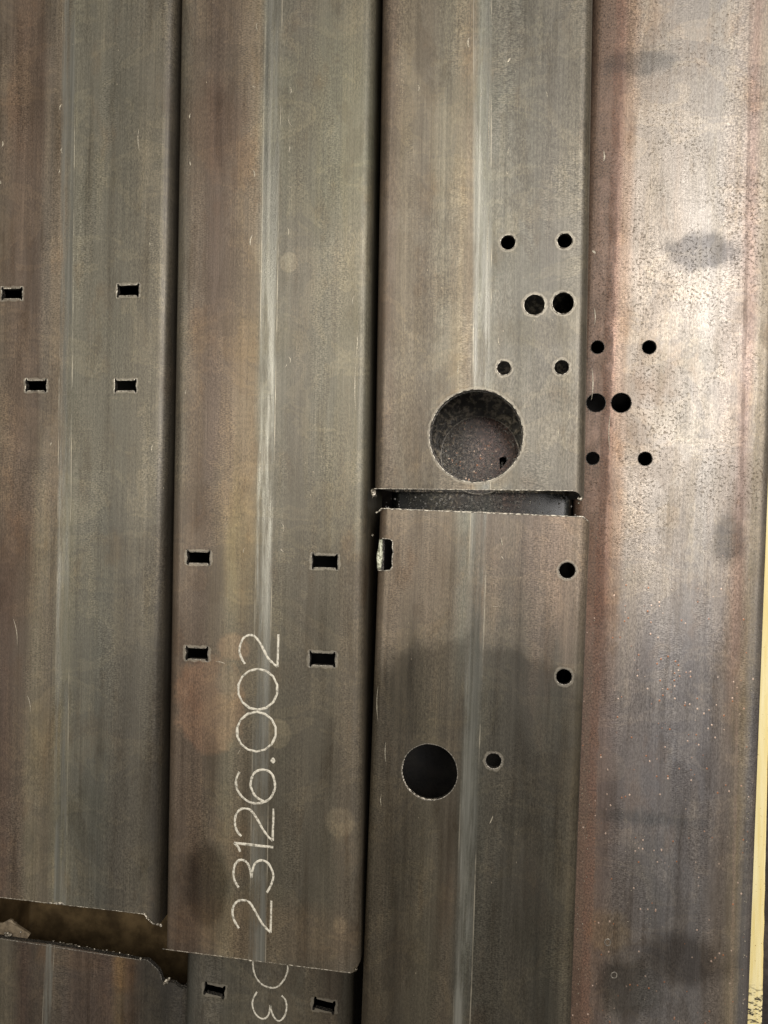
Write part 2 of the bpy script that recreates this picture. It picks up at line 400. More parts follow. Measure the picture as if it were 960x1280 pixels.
def catmull(p, n=6, closed=False):
    out = []; N_ = len(p)
    for i in range(N_ if closed else N_ - 1):
        if closed: a, b_, c, d = p[i - 1], p[i], p[(i + 1) % N_], p[(i + 2) % N_]
        else: a, b_, c, d = p[max(i - 1, 0)], p[i], p[i + 1], p[min(i + 2, N_ - 1)]
        for j in range(n):
            t = j / n
            out.append(tuple(0.5 * (2 * b_[k] + (c[k] - a[k]) * t + (2 * a[k] - 5 * b_[k] + 4 * c[k] - d[k]) * t * t + (3 * b_[k] - a[k] - 3 * c[k] + d[k]) * t ** 3) for k in (0, 1)))
    if not closed: out.append(p[-1])
    return out
def stroke_bm(bm, T, pts, wpx, z=0.0001, closed=False, taper=False):
    k = K * (HC - T.z) / HC; P = [T.L(x, y) for x, y in pts]; N_ = len(P); prev = first = None
    for i, p in enumerate(P):
        t = P[(i + 1) % N_] - P[i - 1] if (closed or 0 < i < N_ - 1) else P[min(i + 1, N_ - 1)] - P[max(i - 1, 0)]
        t.z = 0
        if t.length < 1e-9: continue
        t.normalize(); s = Vector((t.y, -t.x, 0))
        hw = wpx * k / 2 * (0.86 + 0.4 * mnoise.noise(Vector((p.x * 900, p.y * 900, 1))))
        if taper: hw *= math.sin(math.pi * (i + 0.6) / (N_ + 0.2))
        r_ = [bm.verts.new(p + s * hw + Vector((0, 0, 0.00003))), bm.verts.new(p + s * hw * .5 + Vector((0, 0, z * 1.6))),
              bm.verts.new(p - s * hw * .5 + Vector((0, 0, z * 1.6))), bm.verts.new(p - s * hw + Vector((0, 0, 0.00003)))]
        if prev:
            for q in range(3): bm.faces.new((prev[q], prev[q + 1], r_[q + 1], r_[q]))
        else: first = r_
        prev = r_
    if closed and first:
        for q in range(3): bm.faces.new((prev[q], prev[q + 1], first[q + 1], first[q]))
def stroke(name, T, strokes, wpx, parent, mat=None, z=0.0001, taper=False):
    bm = bmesh.new()
    for pts, closed in strokes: stroke_bm(bm, T, pts, wpx, z, closed, taper)
    bmesh.ops.recalc_face_normals(bm, faces=bm.faces)
    me = bpy.data.meshes.new(name); bm.to_mesh(me); bm.free()
    for p in me.polygons: p.use_smooth = True
    return link(name, me, [mat or M_MARK], parent)

def lump(name, parent, p, r, seed, mat=None, sub=2, sq=(1, 1, 1)):
    bm = bmesh.new(); bmesh.ops.create_icosphere(bm, subdivisions=sub, radius=1)
    for v in bm.verts:
        q = v.co.copy(); f = 1 + 0.75 * mnoise.noise(q * 1.7 + Vector((seed, 0, 0)))
        v.co = Vector((q.x * sq[0], q.y * sq[1], q.z * sq[2])) * (r * f) + Vector(p)
    me = bpy.data.meshes.new(name); bm.to_mesh(me); bm.free()
    for f in me.polygons: f.use_smooth = True
    return link(name, me, [mat or M_SLAG], parent)

def jag(p, q, step=2.5, amp=0.9):
    """ragged line between two picture points"""
    n = max(2, int(math.hypot(q[0] - p[0], q[1] - p[1]) / step)); out = []
    for i in range(n + 1):
        t = i / n; out.append((p[0] + (q[0] - p[0]) * t, p[1] + (q[1] - p[1]) * t + amp * (random.uniform(-.5, .5) + 0.8 * mnoise.noise(Vector((p[0] + t * n * .35, q[1], 0))))))
    return out

def build_tube(T, label, mat, y0, y1, cutters, group, inner=None):
    root = thing('steel_tube', label, 'steel tube', T, group)
    body = link('tube_wall', tube_mesh(y0, y1, T.W), [mat, M_CUT, inner or M_INSHADE], root)
    bpy.context.view_layer.update()
    if cutters: cut(body, cutters)
    smooth_round(body.data)
    return root

FAR = 1.1
G1 = 'rectangular steel tubes of the upper layer'; G2 = 'rectangular steel tubes of the lower layer'
SLOTZ = (-0.012, 0.02)

# ================================================================== floor
def floor():
    b = NB('shop_floor')
    n = b.noise(b.map((7, 7, 7)), 1, 6, 0.6); n2 = b.noise(b.map((160, 160, 160)), 1, 4, 0.6)
    c = b.mix(b.sm(n, 0.35, 0.65), (0.035, 0.028, 0.024), (0.11, 0.085, 0.068))
    c = b.mix(1.0, c, b.ramp(n2, [(0.3, (0.7,) * 3), (0.7, (1.25,) * 3)]), 'MULTIPLY')
    b.put(b.b.inputs['Base Color'], c); b.b.inputs['Roughness'].default_value = 0.8
    b.put(b.b.inputs['Normal'], b.bump(n2, 0.5, 0.002))
    bm = bmesh.new(); bmesh.ops.create_grid(bm, x_segments=8, y_segments=8, size=4)
    for v in bm.verts: v.co.z = -0.42
    me = bpy.data.meshes.new('floor'); bm.to_mesh(me); bm.free()
    o = link('floor', me, [b.m]); o['kind'] = 'structure'
floor()

# ================================================================== tube A, far left, upper layer
TA = Tube(218.5, 0, 195, 1165, Z1, 'R')
hA = [('r', 15, 367, 15, 7), ('r', 45, 482, 15, 7), ('r', 160, 363, 15, 7), ('r', 157, 482, 15, 7)]
mA = steel('mill_scale_far_left', TA,
           [(-25, (104, 92, 78)), (0, (112, 98, 82)), (25, (112, 94, 79)), (48, (102, 86, 73)), (62, (112, 101, 88)), (76, (120, 106, 88)), (92, (116, 113, 99)), (110, (112, 108, 94)), (150, (104, 100, 87)), (185, (108, 102, 88)), (198, (104, 98, 84)), (212, (82, 76, 66))],  # end stops of both ramps darken the right corner, painting in gap shade
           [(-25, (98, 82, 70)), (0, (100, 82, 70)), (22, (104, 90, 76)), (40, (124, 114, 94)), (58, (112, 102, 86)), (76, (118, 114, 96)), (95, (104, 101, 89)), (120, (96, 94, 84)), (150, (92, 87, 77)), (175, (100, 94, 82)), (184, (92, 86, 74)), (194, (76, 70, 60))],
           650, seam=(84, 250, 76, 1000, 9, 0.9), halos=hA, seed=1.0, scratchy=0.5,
           blobs=[(70, 1105, 30, 40, (1.3, 1.3, 1.25), .5, .6, .8), (20, 700, 30, 90, (0.86, 0.76, 0.68), .6, .5, .8), (60, 930, 26, 60, (1.2, 1.12, .95), .6, .5, 1.0), (40, 100, 30, 120, (0.94, 0.86, 0.79), .5, .5, .8)])
endA = T_endA = jag((-40, 1118), (60, 1129), 3, .5) + jag((63, 1129), (180, 1143), 3, .5) + jag((181, 1144), (200, 1167), 2.5, 1.8)
cutA = [(slot(TA, h[1], h[2], 30, 13), *SLOTZ) for h in hA]
cutA.append((pxpoly(TA, endA) + pxpoly(TA, [(260, 1180), (260, 1500), (-300, 1500), (-300, 1105), (-60, 1116)]), -0.2, 0.03))
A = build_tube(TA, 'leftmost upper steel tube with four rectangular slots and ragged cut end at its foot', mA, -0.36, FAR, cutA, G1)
for h in hA: rim('slot_burr', slot(TA, h[1], h[2], 31.4, 14.6, ear=2.4), A, M_RIM, 0.00042)
rim('end_burr', pxpoly(TA, jag((-40, 1117), (180, 1142.5), 3, .4)), A, M_RIM, 0.00022, closed=False)
def corner_z(p):
    d = max(0, abs(p.x) - (W / 2 - RAD)); d = min(d, RAD * .98); return -(RAD - math.sqrt(RAD * RAD - d * d))
rim('corner_burr', pxpoly(TA, jag((180, 1142), (197, 1164), 2, 1.8)), A, M_SLAG, 0.0010, closed=False, zf=corner_z)
lump('slag_bead', A, TA.L(73, 1129), 0.0016, 3, M_RIM, sq=(3.0, .7, .5))
lump('slag_bead', A, TA.L(62, 1128.5), 0.0011, 5, M_RIM, sq=(2.2, .7, .5))

# ================================================================== tube B
TB = Tube(468.5, 0, 448.5, 1200, Z1, 'R')
hB = [('r', 248, 697, 16, 7.5), ('r', 406, 702, 17, 8), ('r', 246, 817, 16, 7.5), ('r', 403, 824, 17, 8)]
mB = steel('mill_scale_numbered', TB,
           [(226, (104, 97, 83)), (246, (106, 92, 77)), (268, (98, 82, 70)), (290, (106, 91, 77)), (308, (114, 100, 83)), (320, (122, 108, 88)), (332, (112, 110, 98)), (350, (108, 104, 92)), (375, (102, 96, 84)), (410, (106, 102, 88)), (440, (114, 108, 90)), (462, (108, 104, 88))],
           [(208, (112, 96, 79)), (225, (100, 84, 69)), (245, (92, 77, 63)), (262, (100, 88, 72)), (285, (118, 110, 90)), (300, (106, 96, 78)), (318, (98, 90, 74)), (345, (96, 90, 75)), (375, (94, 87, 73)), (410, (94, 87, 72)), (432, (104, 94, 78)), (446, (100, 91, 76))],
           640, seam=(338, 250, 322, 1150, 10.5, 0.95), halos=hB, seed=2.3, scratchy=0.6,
           blobs=[(361, 328, 12, 13, (1.62, 1.58, 1.48), .72, .12, .15), (347, 917, 18, 19, (1.62, 1.58, 1.48), .72, .08, .12), (425, 1028, 18, 19, (1.62, 1.58, 1.48), .72, .15, .25),
                  (425, 1157, 9, 11, (1.62, 1.58, 1.48), .72, .3, .3), (262, 880, 46, 62, (1.60, 1.36, 1.24), .9, .14, 1.0), (292, 810, 22, 18, (1.6, 1.38, 1.26), .8, .2, 1.0), (285, 850, 18, 22, (0.78, .88, .98), .8, .4, .8),
                  (258, 1105, 30, 52, (0.52, .48, .44), .9, .22, .5), (300, 690, 22, 90, (1.25, 1.2, 1.05), .7, .3, .9), (330, 1165, 130, 40, (1.28, 1.12, 1.0), .6, .4, .5), (300, 590, 30, 150, (1.22, 1.16, 1.0), .6, .5, .9),
                  (300, 420, 75, 30, (1.10, 1.07, .98), .7, .3, .8), (405, 160, 75, 130, (1.0, 1.05, .98), .6, .3, .5), (270, 160, 40, 60, (0.88, .76, .70), .6, .4, 1.0)])
endB = jag((195, 1186), (438, 1217), 4, .35) + [(443, 1216), (448, 1209), (462, 1204)]
cutB = [(slot(TB, 248, 697, 31, 14), *SLOTZ), (slot(TB, 406, 702, 33, 15), *SLOTZ), (slot(TB, 246, 817, 30, 14), *SLOTZ), (slot(TB, 403, 824, 33, 15), *SLOTZ),
        (pxpoly(TB, endB) + pxpoly(TB, [(520, 1200), (520, 1500), (100, 1500), (100, 1175)]), -0.2, 0.03)]
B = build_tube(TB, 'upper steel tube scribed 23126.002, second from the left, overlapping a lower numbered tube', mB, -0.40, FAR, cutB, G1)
for c_ in ((248, 697, 32.4, 15.4), (406, 702, 34.4, 16.4), (246, 817, 31.4, 15.4), (403, 824, 34.4, 16.4)):
    rim('slot_burr', slot(TB, *c_, ear=2.4), B, M_RIMD, 0.00034)
rim('end_burr', pxpoly(TB, jag((203, 1186), (438, 1216), 3, .3)), B, M_RIM, 0.00020, closed=False)
lump('slag_bead', B, TB.L(445, 1212, -0.001), 0.0011, 9, M_SLAG)
lump('slag_bead', B, TB.L(313, 1200.5), 0.0009, 12, M_RIM, sq=(2, .7, .5))
def g1(pts): return [(260 + x / 5.818, 780 + y / 5.818) for x, y in pts]
def g2(pts): return [(260 + x / 5.818, 980 + y / 5.818) for x, y in pts]
def ell(cx, cy, rx, ry, n=28, ph=0.0): return [(cx + rx * math.cos(2 * math.pi * i / n + ph), cy + ry * math.sin(2 * math.pi * i / n + ph)) for i in range(n)]
def ngon(cx, cy, rx, ry):  # faceted round nought, as the plotter drew it
    return [p for a in [ell(cx, cy, rx, ry, 14, .22)] for i in range(14) for p in [a[i], tuple((a[i][k] * .5 + a[(i + 1) % 14][k] * .5) * 1.0 for k in (0, 1))]]
SW = 3.3
def digit(strokes, T=TB, par=B): return stroke('digit', T, strokes, SW, par)
digit([(catmull(g2([(225, 1048), (190, 990), (178, 930), (190, 880), (220, 850), (260, 845), (300, 860), (335, 910), (385, 1000), (420, 1045), (455, 1080)])), False), (g2([(455, 1080), (457, 1010), (459, 930), (460, 848)]), False)])
digit([(catmull(g2([(222, 752), (195, 705), (185, 650), (195, 590), (225, 555), (260, 555), (290, 580), (307, 630), (315, 682)])), False), (catmull(g2([(315, 682), (325, 620), (345, 575), (385, 555), (430, 570), (460, 615), (475, 670), (460, 730), (428, 790)])), False)])
digit([(g2([(235, 492), (218, 455), (190, 428)]), False), (g2([(190, 428), (280, 438), (380, 450), (475, 460)]), False)])
digit([(catmull(g2([(242, 380), (210, 340), (195, 280), (205, 220), (235, 185), (275, 178), (315, 195), (355, 250), (400, 330), (440, 385), (470, 412)])), False), (g2([(470, 412), (472, 330), (475, 250), (476, 178)]), False)])
six = g1([(228, 1075), (205, 1130), (206, 1180)]) + g2([(215, 45), (250, 95), (300, 130), (350, 140), (410, 130), (455, 100), (480, 50)]) + g1([(488, 1180), (475, 1110), (440, 1070), (390, 1060), (340, 1080), (315, 1130), (308, 1180)]) + g2([(315, 30), (335, 75), (370, 108), (410, 126)])
digit([(catmull(six), False)])
digit([(ngon(*g1([(352, 783)])[0], 24.6, 24.8), True)])
digit([(ngon(*g1([(362, 475)])[0], 24.8, 25.6), True)])
digit([(catmull(g1([(268, 290), (240, 240), (228, 190), (245, 125), (270, 92), (310, 80), (345, 95), (385, 150), (435, 245), (470, 282), (505, 312)])), False), (g1([(505, 312), (508, 230), (510, 150), (512, 75)]), False)])
stroke('decimal_point', TB, [(catmull([(339.5, 950), (341.5, 948), (343.3, 951), (341.5, 953.4), (339.6, 951.5)], 3, True), True), ([(340.5, 949), (341.5, 952)], False)], 2.4, B)

# ================================================================== tube C upper right
TC = Tube(742.5, 0, 732.5, 600, Z1, 'R')
hC = [('c', 635, 303, 9), ('c', 706, 301, 9), ('c', 668, 381, 12.6), ('c', 704, 379, 13), ('c', 630, 460, 8.6), ('c', 702, 459, 8.8), ('c', 595, 545, 57.5)]
mC = steel('mill_scale_big_hole', TC,
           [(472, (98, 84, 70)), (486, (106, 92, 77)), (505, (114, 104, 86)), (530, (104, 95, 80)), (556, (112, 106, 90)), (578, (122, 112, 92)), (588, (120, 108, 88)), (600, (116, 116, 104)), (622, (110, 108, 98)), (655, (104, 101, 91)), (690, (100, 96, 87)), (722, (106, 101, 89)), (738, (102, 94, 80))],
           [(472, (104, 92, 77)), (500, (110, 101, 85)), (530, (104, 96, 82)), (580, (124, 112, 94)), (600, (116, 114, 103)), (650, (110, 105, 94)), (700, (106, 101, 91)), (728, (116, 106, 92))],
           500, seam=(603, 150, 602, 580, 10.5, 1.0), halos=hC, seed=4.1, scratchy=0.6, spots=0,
           blobs=[(665, 415, 60, 18, (.86, .83, .76), .7, .5, .6), (700, 540, 45, 60, (1.12, 1.12, 1.1), .6, .4, .6), (520, 560, 20, 50, (.8, .74, .68), .6, .5, .8)])
endC = jag((455, 611), (560, 611.5), 3, .3) + jag((563, 611.5), (716, 614), 3, .3) + [(720, 614.6), (724, 617), (726, 620.5), (728.5, 622.5), (745, 623)]
cutC = [(circ(TC, h[1], h[2], h[3]), *SLOTZ) for h in hC[:-1]] + [(circ(TC, 595, 545, 57.5, jit=.004, n=72), -0.012, 0.02), (circ(TC, 598, 558, 56, jit=.006, n=64), -0.12, -0.05)]
cutC.append((pxpoly(TC, endC) + pxpoly(TC, [(800, 640), (800, 1100), (400, 1100), (400, 612)]), -0.2, 0.03))
CC = build_tube(TC, 'upper steel tube with one large round hole and six small bolt holes', mC, -0.12, FAR, cutC, G1, simple('gritty_inner_lit', (0.022, 0.019, 0.014), (0.18, 0.15, 0.105), 260, 0.32, 0.4, 1.0, 0.0009, 0.46, 0.68))  # lighter copy of the inner material; lit hole and glints painted into its colour
for h in hC[:-1]: rim('hole_burr', circ(TC, h[1], h[2], h[3] + .5), CC, M_RIM, 0.00042)
rim('hole_burr', circ(TC, 595, 545, 58, jit=.004, n=72), CC, M_RIM, 0.00042)
rim('hole_burr', circ(TC, 595, 545, 56.6, jit=.006, n=72), CC, M_CUT, 0.0005, z=-0.0035)
rim('hole_burr', circ(TC, 598, 558, 55.8, jit=.006, n=72), CC, M_RIMD, 0.0006, z=-HT + WALL)
rim('end_burr', pxpoly(TC, jag((468, 610.8), (716, 613.4), 3, .3)), CC, M_RIM, 0.00030, closed=False)
lump('slag_bead', CC, TC.L(467, 617, -0.003), 0.0022, 21, M_SLAG, sq=(1, 1.7, 1))
lump('slag_bead', CC, TC.L(725.5, 623.5, -0.003), 0.0016, 22, M_SLAG, sq=(1.2, 1.2, 1))
lump('slag_bead', CC, TC.L(723.5, 629, -0.006), 0.0009, 23, M_SLAG)

# ================================================================== tube C lower
TE = Tube(739, 655, 715, 1280, Z1, 'R')
hE = [('c', 709, 713, 9.8), ('c', 705, 846, 9.6), ('c', 617, 951, 9.6), ('c', 537, 965, 35)]
mE = steel('mill_scale_low_right', TE,
           [(472, (112, 94, 78)), (500, (118, 104, 87)), (540, (114, 102, 86)), (575, (120, 108, 91)), (597, (116, 116, 106)), (620, (114, 102, 89)), (655, (108, 98, 87)), (690, (114, 99, 87)), (715, (124, 106, 91)), (745, (128, 112, 95))],
           [(455, (106, 97, 80)), (480, (98, 89, 73)), (505, (92, 84, 69)), (540, (112, 104, 86)), (565, (108, 98, 82)), (588, (104, 104, 94)), (612, (96, 92, 81)), (650, (92, 87, 76)), (690, (90, 86, 75)), (706, (102, 96, 82)), (718, (112, 104, 87))],
           790, seam=(598, 660, 578, 1250, 10, 0.85), halos=hE[:3], seed=5.7, scratchy=0.5,
           blobs=[(585, 1090, 215, 290, (.60, .59, .57), .95, .04, .2), (530, 860, 60, 70, (.80, .79, .76), .7, .25, .8), (585, 1000, 8, 200, (1.2, 1.25, 1.25), .5, .5, .4), (560, 730, 90, 70, (1.06, 1.0, .94), .5, .5, .5)])
endE = [(440, 668), (463, 668), (469, 671)] + [(470.5, 655), (471, 641), (474, 637)] + jag((476, 635.5), (600, 639.5), 2.5, .9) + jag((602, 639.5), (729, 646.5), 2.5, .9) + [(733, 650), (738, 653.5), (760, 656)]
slE = [(471.5, 675), (478, 673), (488, 674), (491, 677), (490.4, 684), (491.6, 690), (490, 699), (490.6, 708), (488, 712.6), (480, 713.5), (472, 712.6), (468.5, 709), (469.5, 694), (469, 680)]
cutE = [(circ(TE, h[1], h[2], h[3], jit=.02 if h[3] < 20 else .01, n=40 if h[3] < 20 else 64), *SLOTZ) for h in hE] + [(pxpoly(TE, slE), -0.008, 0.02)]
cutE.append((pxpoly(TE, endE) + pxpoly(TE, [(830, 640), (830, 200), (380, 200), (380, 655)]), -0.2, 0.03))
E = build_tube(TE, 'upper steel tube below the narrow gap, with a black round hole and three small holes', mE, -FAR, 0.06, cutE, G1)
for h in hE[:-1]: rim('hole_burr', circ(TE, h[1], h[2], h[3] + .4), E, M_RIMD, 0.00036)
rim('hole_burr', circ(TE, 537, 965, 35.2, jit=.01, n=64), E, M_RIMD, 0.00034)
rim('hole_burr', [p for p in circ(TE, 537, 965, 34.6, jit=.012, n=64)][28:52], E, M_SLAG, 0.00045, z=-0.0006, closed=False)
rim('end_burr', pxpoly(TE, jag((476, 635.6), (729, 646.2), 2, .7)), E, M_RIM, 0.00042, closed=False)
rim('corner_burr', pxpoly(TE, jag((729, 646), (738.5, 654), 2, .5)), E, M_RIM, 0.0005, closed=False, zf=corner_z)
rim('corner_burr', pxpoly(TE, [(470, 641), (473, 639.5), (477, 636)]), E, M_RIM, 0.0005, closed=False)
rim('slot_burr', pxpoly(TE, slE[1:11]), E, M_RIM, 0.0004, closed=False)
lump('slot_lip', E, TE.L(475.5, 693, -0.0042), 0.0026, 31, simple('pale_slag', (0.20, 0.20, 0.14), (0.62, 0.62, 0.48), 420, 0.5, 0.1, 1.0, 0.001), sub=3, sq=(0.72, 4.0, .5))
lump('slag_bead', E, TE.L(466, 669, -0.002), 0.0010, 33, M_SLAG)

# ================================================================== tube D right, lower layer
TD = Tube(987, 0, 938.5, 1280, Z2, 'R')
hD = [(747, 434, 8), (811.5, 434, 8.2), (745, 503.5, 11.3), (776.5, 503.5, 11.8), (741, 573, 7.9), (806.5, 573.5, 8.3)]
mD = steel('mill_scale_rusty_bright', TD,
           [(735, (104, 84, 68)), (752, (104, 82, 67)), (772, (108, 84, 68)), (784, (118, 100, 82)), (800, (124, 116, 104)), (840, (128, 122, 112)), (890, (126, 122, 114)), (925, (124, 116, 106)), (940, (118, 102, 92)), (955, (120, 112, 98))],
           [(718, (98, 78, 63)), (735, (108, 84, 68)), (748, (112, 96, 84)), (775, (108, 101, 94)), (830, (108, 105, 102)), (875, (110, 106, 102)), (905, (112, 102, 90)), (922, (120, 108, 86)), (934, (106, 102, 96)), (942, (112, 106, 100))],
           800, seam=None, seed=6.9, spots=0.8, scratchy=0.5, rough=0.42, streak=.3, orange=(855, 890, 85, 130), metal=0.62, gain=1.16, tint=(1.02, 0.99, 0.98),
           rust=[(757, 0, 724, 1280, 20, (100, 82, 66), 0.85), (776, 0, 730, 1280, 7, (104, 78, 62), 0.7), (938, 60, 928, 560, 2.5, (116, 98, 86), .4), (928, 1000, 915, 1280, 7, (122, 110, 84), .35)],
           blobs=[(875, 315, 40, 22, (.36, .37, .40), .85, .3, 1.2), (800, 78, 44, 15, (.5, .53, .56), .8, .35, 1.0), (910, 675, 20, 28, (.45, .46, .47), .85, .35, .8), (855, 1200, 52, 30, (.46, .44, .42), .85, .4, .8), (785, 1235, 36, 36, (.50, .50, .46), .85, .4, .6),
                  (800, 1022, 60, 8, (.66, .70, .72), .7, .6, .8), (850, 900, 110, 190, (.96, .98, 1.05), .6, .5, .4), (760, 1165, 24, 26, (1.25, 1.12, .85), .6, .3, 1.0), (735, 720, 22, 60, (1.0, .84, .74), .7, .4, .8), (920, 800, 14, 120, (1.12, 1.0, .84), .6, .4, .5)])
cutD = [(circ(TD, x, y, r, jit=.01), -0.012, 0.02) for x, y, r in hD]
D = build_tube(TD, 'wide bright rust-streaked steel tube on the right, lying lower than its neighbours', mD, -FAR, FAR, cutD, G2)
for x, y, r in hD: rim('hole_burr', circ(TD, x, y, r + .3, jit=.01), D, M_CUT, 0.00025)
def kc(cx, cy, rx, ry): return (catmull(ell(cx, cy, rx, ry, 9), 3, True), True)
stroke('ring_scar', TD, [kc(759.5, 1178, 3.6, 4.2)], 1.5, D, M_RIMD)
stroke('ring_scar', TD, [kc(767.5, 1219, 3.6, 3.6)], 1.5, D, M_RIMD)

# ================================================================== lower layer tubes A2, B2, C2
TB2 = Tube(443, 1240, 446, 640, Z2, 'R')
TB2 = Tube(459, 640, 441, 1240, Z2, 'R')
hB2 = [('r', 268, 1238, 14.5, 6.5), ('r', 405, 1257, 15, 6.5)]
mB2 = steel('mill_scale_lower_numbered', TB2, [(236, (90, 86, 76)), (300, (104, 99, 86)), (360, (104, 98, 84)), (440, (100, 92, 78))],
            [(240, (84, 82, 74)), (262, (104, 99, 88)), (300, (100, 95, 82)), (340, (108, 102, 88)), (400, (106, 98, 82)), (425, (98, 88, 74)), (438, (90, 84, 72))], 700,
            seed=8.2, scratchy=.2, halos=hB2, streak=.5)
cutB2 = [(slot(TB2, 268, 1238, 28, 12, rot=-.12), *SLOTZ), (slot(TB2, 405, 1257, 28, 12, rot=-.12), *SLOTZ)]
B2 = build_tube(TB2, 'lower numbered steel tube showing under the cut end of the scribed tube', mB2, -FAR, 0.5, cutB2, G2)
def g3(pts): return [(220 + x / 4, 1160 + y / 4) for x, y in pts]
stroke('digit', TB2, [(catmull(g3([(385, 165), (388, 210), (402, 250), (430, 282), (465, 297), (500, 297), (532, 270), (555, 225), (558, 190), (545, 140), (510, 108), (470, 98), (420, 110), (395, 135)]), 5, True), True)], 2.4, B2)
stroke('digit', TB2, [(catmull(g3([(406, 318), (388, 350), (382, 385), (395, 425), (420, 450), (445, 452), (464, 430), (472, 385)])), False), (catmull(g3([(472, 385), (480, 425), (500, 458), (522, 463), (545, 435), (553, 395), (547, 360), (528, 338)])), False)], 2.4, B2)

TA2 = Tube(233.5, 1230, 246, 640, Z2, 'R', W=0.215)
mA2 = steel('mill_scale_lower_left', TA2, [(0, (100, 92, 78)), (40, (84, 66, 55)), (100, (104, 98, 86)), (160, (92, 80, 68)), (220, (80, 74, 68))],
            [(-10, (92, 84, 68)), (12, (108, 99, 82)), (35, (86, 70, 60)), (50, (94, 82, 70)), (75, (102, 92, 80)), (100, (96, 82, 72)), (140, (92, 76, 66)), (156, (112, 94, 68)), (166, (96, 80, 66)), (190, (80, 74, 66)), (215, (70, 66, 60)), (232, (74, 70, 64))], 500,
            seam=(62, 1190, 58, 1280, 7, 1.0), seed=9.4, scratchy=.3, streak=.9,
            blobs=[(90, 1198, 50, 14, (1.12, 1.02, .9), .6, .4, .8), (155, 1215, 16, 28, (1.2, .98, .74), .6, .4, .8)])
endA2 = [(-90, 1163), (-30, 1169)] + jag((-28, 1169), (60, 1180), 3, .4) + jag((62, 1180), (176, 1200), 3, .5) + [(184, 1200), (191, 1206), (198, 1213), (201, 1219), (202, 1224), (206, 1229), (212, 1228), (218, 1229), (226, 1236), (240, 1243)]
cutA2 = [(pxpoly(TA2, endA2) + pxpoly(TA2, [(330, 1240), (330, 500), (-300, 500), (-300, 1150)]), -0.020, 0.03),
         (pxpoly(TA2, [(-300, 1158), (-100, 1166), (290, 1216), (330, 1222), (330, 500), (-300, 500)]), -0.2, -0.019)]
A2 = build_tube(TA2, 'lower left steel tube with coped open end below the leftmost tube', mA2, -FAR, -0.2, [cutA2[0]], G2, simple('brown_inner_lit', (0.06, 0.040, 0.019), (0.19, 0.13, 0.062), 40, 0.42, 0.3, 0.6, 0.0005, 0.3, 0.75))  # lighter copy of the inner material; light at the open end is in its colour
rim('end_burr', pxpoly(TA2, jag((-28, 1169), (176, 1200), 3, .4)), A2, M_RIMD, 0.00034, closed=False)
rim('corner_burr', pxpoly(TA2, jag((176, 1199.5), (184, 1200), 2, .4) + [(191, 1206), (198, 1213), (201, 1219), (202, 1224)]), A2, M_CUT, 0.0006, closed=False)
for i, (x, y, r) in enumerate([(208, 1227, .0026), (205, 1230, .0016), (211, 1224, .0015), (176, 1199, .0014)]): lump('slag_bead', A2, TA2.L(x, y, -.001), r, 40 + i)
for i in range(22):
    x = 66 + i * 4.7 + random.uniform(-1.5, 1.5)
    if random.random() < .75: lump('slag_bead', A2, TA2.L(x, 1180 + (x - 62) * .175 - 4.2 + random.uniform(-.8, .8), -WALL), random.uniform(.0005, .0012), 60 + i, M_SLAG, 1, (2.2, .7, .6))

TC2 = Tube(716, 640, 704, 1000, Z2, 'R')
mC2 = steel('mill_scale_oily_shaded', TC2, [(480, (60, 64, 58)), (560, (92, 88, 76)), (600, (88, 76, 68)), (625, (100, 68, 58)), (700, (60, 62, 56))], [(480, (22, 26, 24)), (550, (40, 44, 40)), (600, (60, 66, 60)), (640, (34, 38, 35)), (700, (20, 23, 22))], 598,  # second ramp darkened: shade in the narrow gap is put into the colour
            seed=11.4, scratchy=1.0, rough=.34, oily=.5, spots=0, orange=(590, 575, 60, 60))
C2 = build_tube(TC2, 'oily tube with gap shade painted in, seen through the big round hole and the narrow gap', mC2, -FAR, FAR,
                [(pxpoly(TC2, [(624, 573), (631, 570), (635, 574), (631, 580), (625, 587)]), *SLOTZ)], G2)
# gritty spatter lying on the oily tube
bm = bmesh.new()
for i in range(1100):
    if i < 560:
        a = random.uniform(0, 6.28); q = math.sqrt(random.random()) * 50; x, y = 597 + q * math.cos(a), 560 + q * math.sin(a)
    else: x, y = random.gauss(592, 62), random.uniform(606, 652)
    if not 470 < x < 722: continue
    p = TC2.L(x, y, 0.0002); r = random.choice([.0004, .0005, .0006, .0010]) * random.uniform(.6, 1.2)
    v = [bm.verts.new(p + Vector((r * math.cos(t) * random.uniform(.6, 1.3), r * math.sin(t) * random.uniform(.6, 1.3), 0))) for t in (0, 1.6, 3.1, 4.7)]
    tp = bm.verts.new(p + Vector((random.uniform(-r, r) * .4, random.uniform(-r, r) * .4, r)))
    for k in range(4): bm.faces.new((v[k], v[(k + 1) % 4], tp))
me = bpy.data.meshes.new('grit'); bm.to_mesh(me); bm.free()
gr = link('grit', me, [simple('grit', (0.25, 0.24, 0.22), (0.75, 0.72, 0.66), 600, 0.3, 0.3, .2, .0002)]); gr['kind'] = 'stuff'
gr.location = TC2.o; gr.rotation_euler = (0, 0, TC2.rz); gr['label'] = 'bright metal grit spattered over the dark tube inside the hole'; gr['category'] = 'grit'

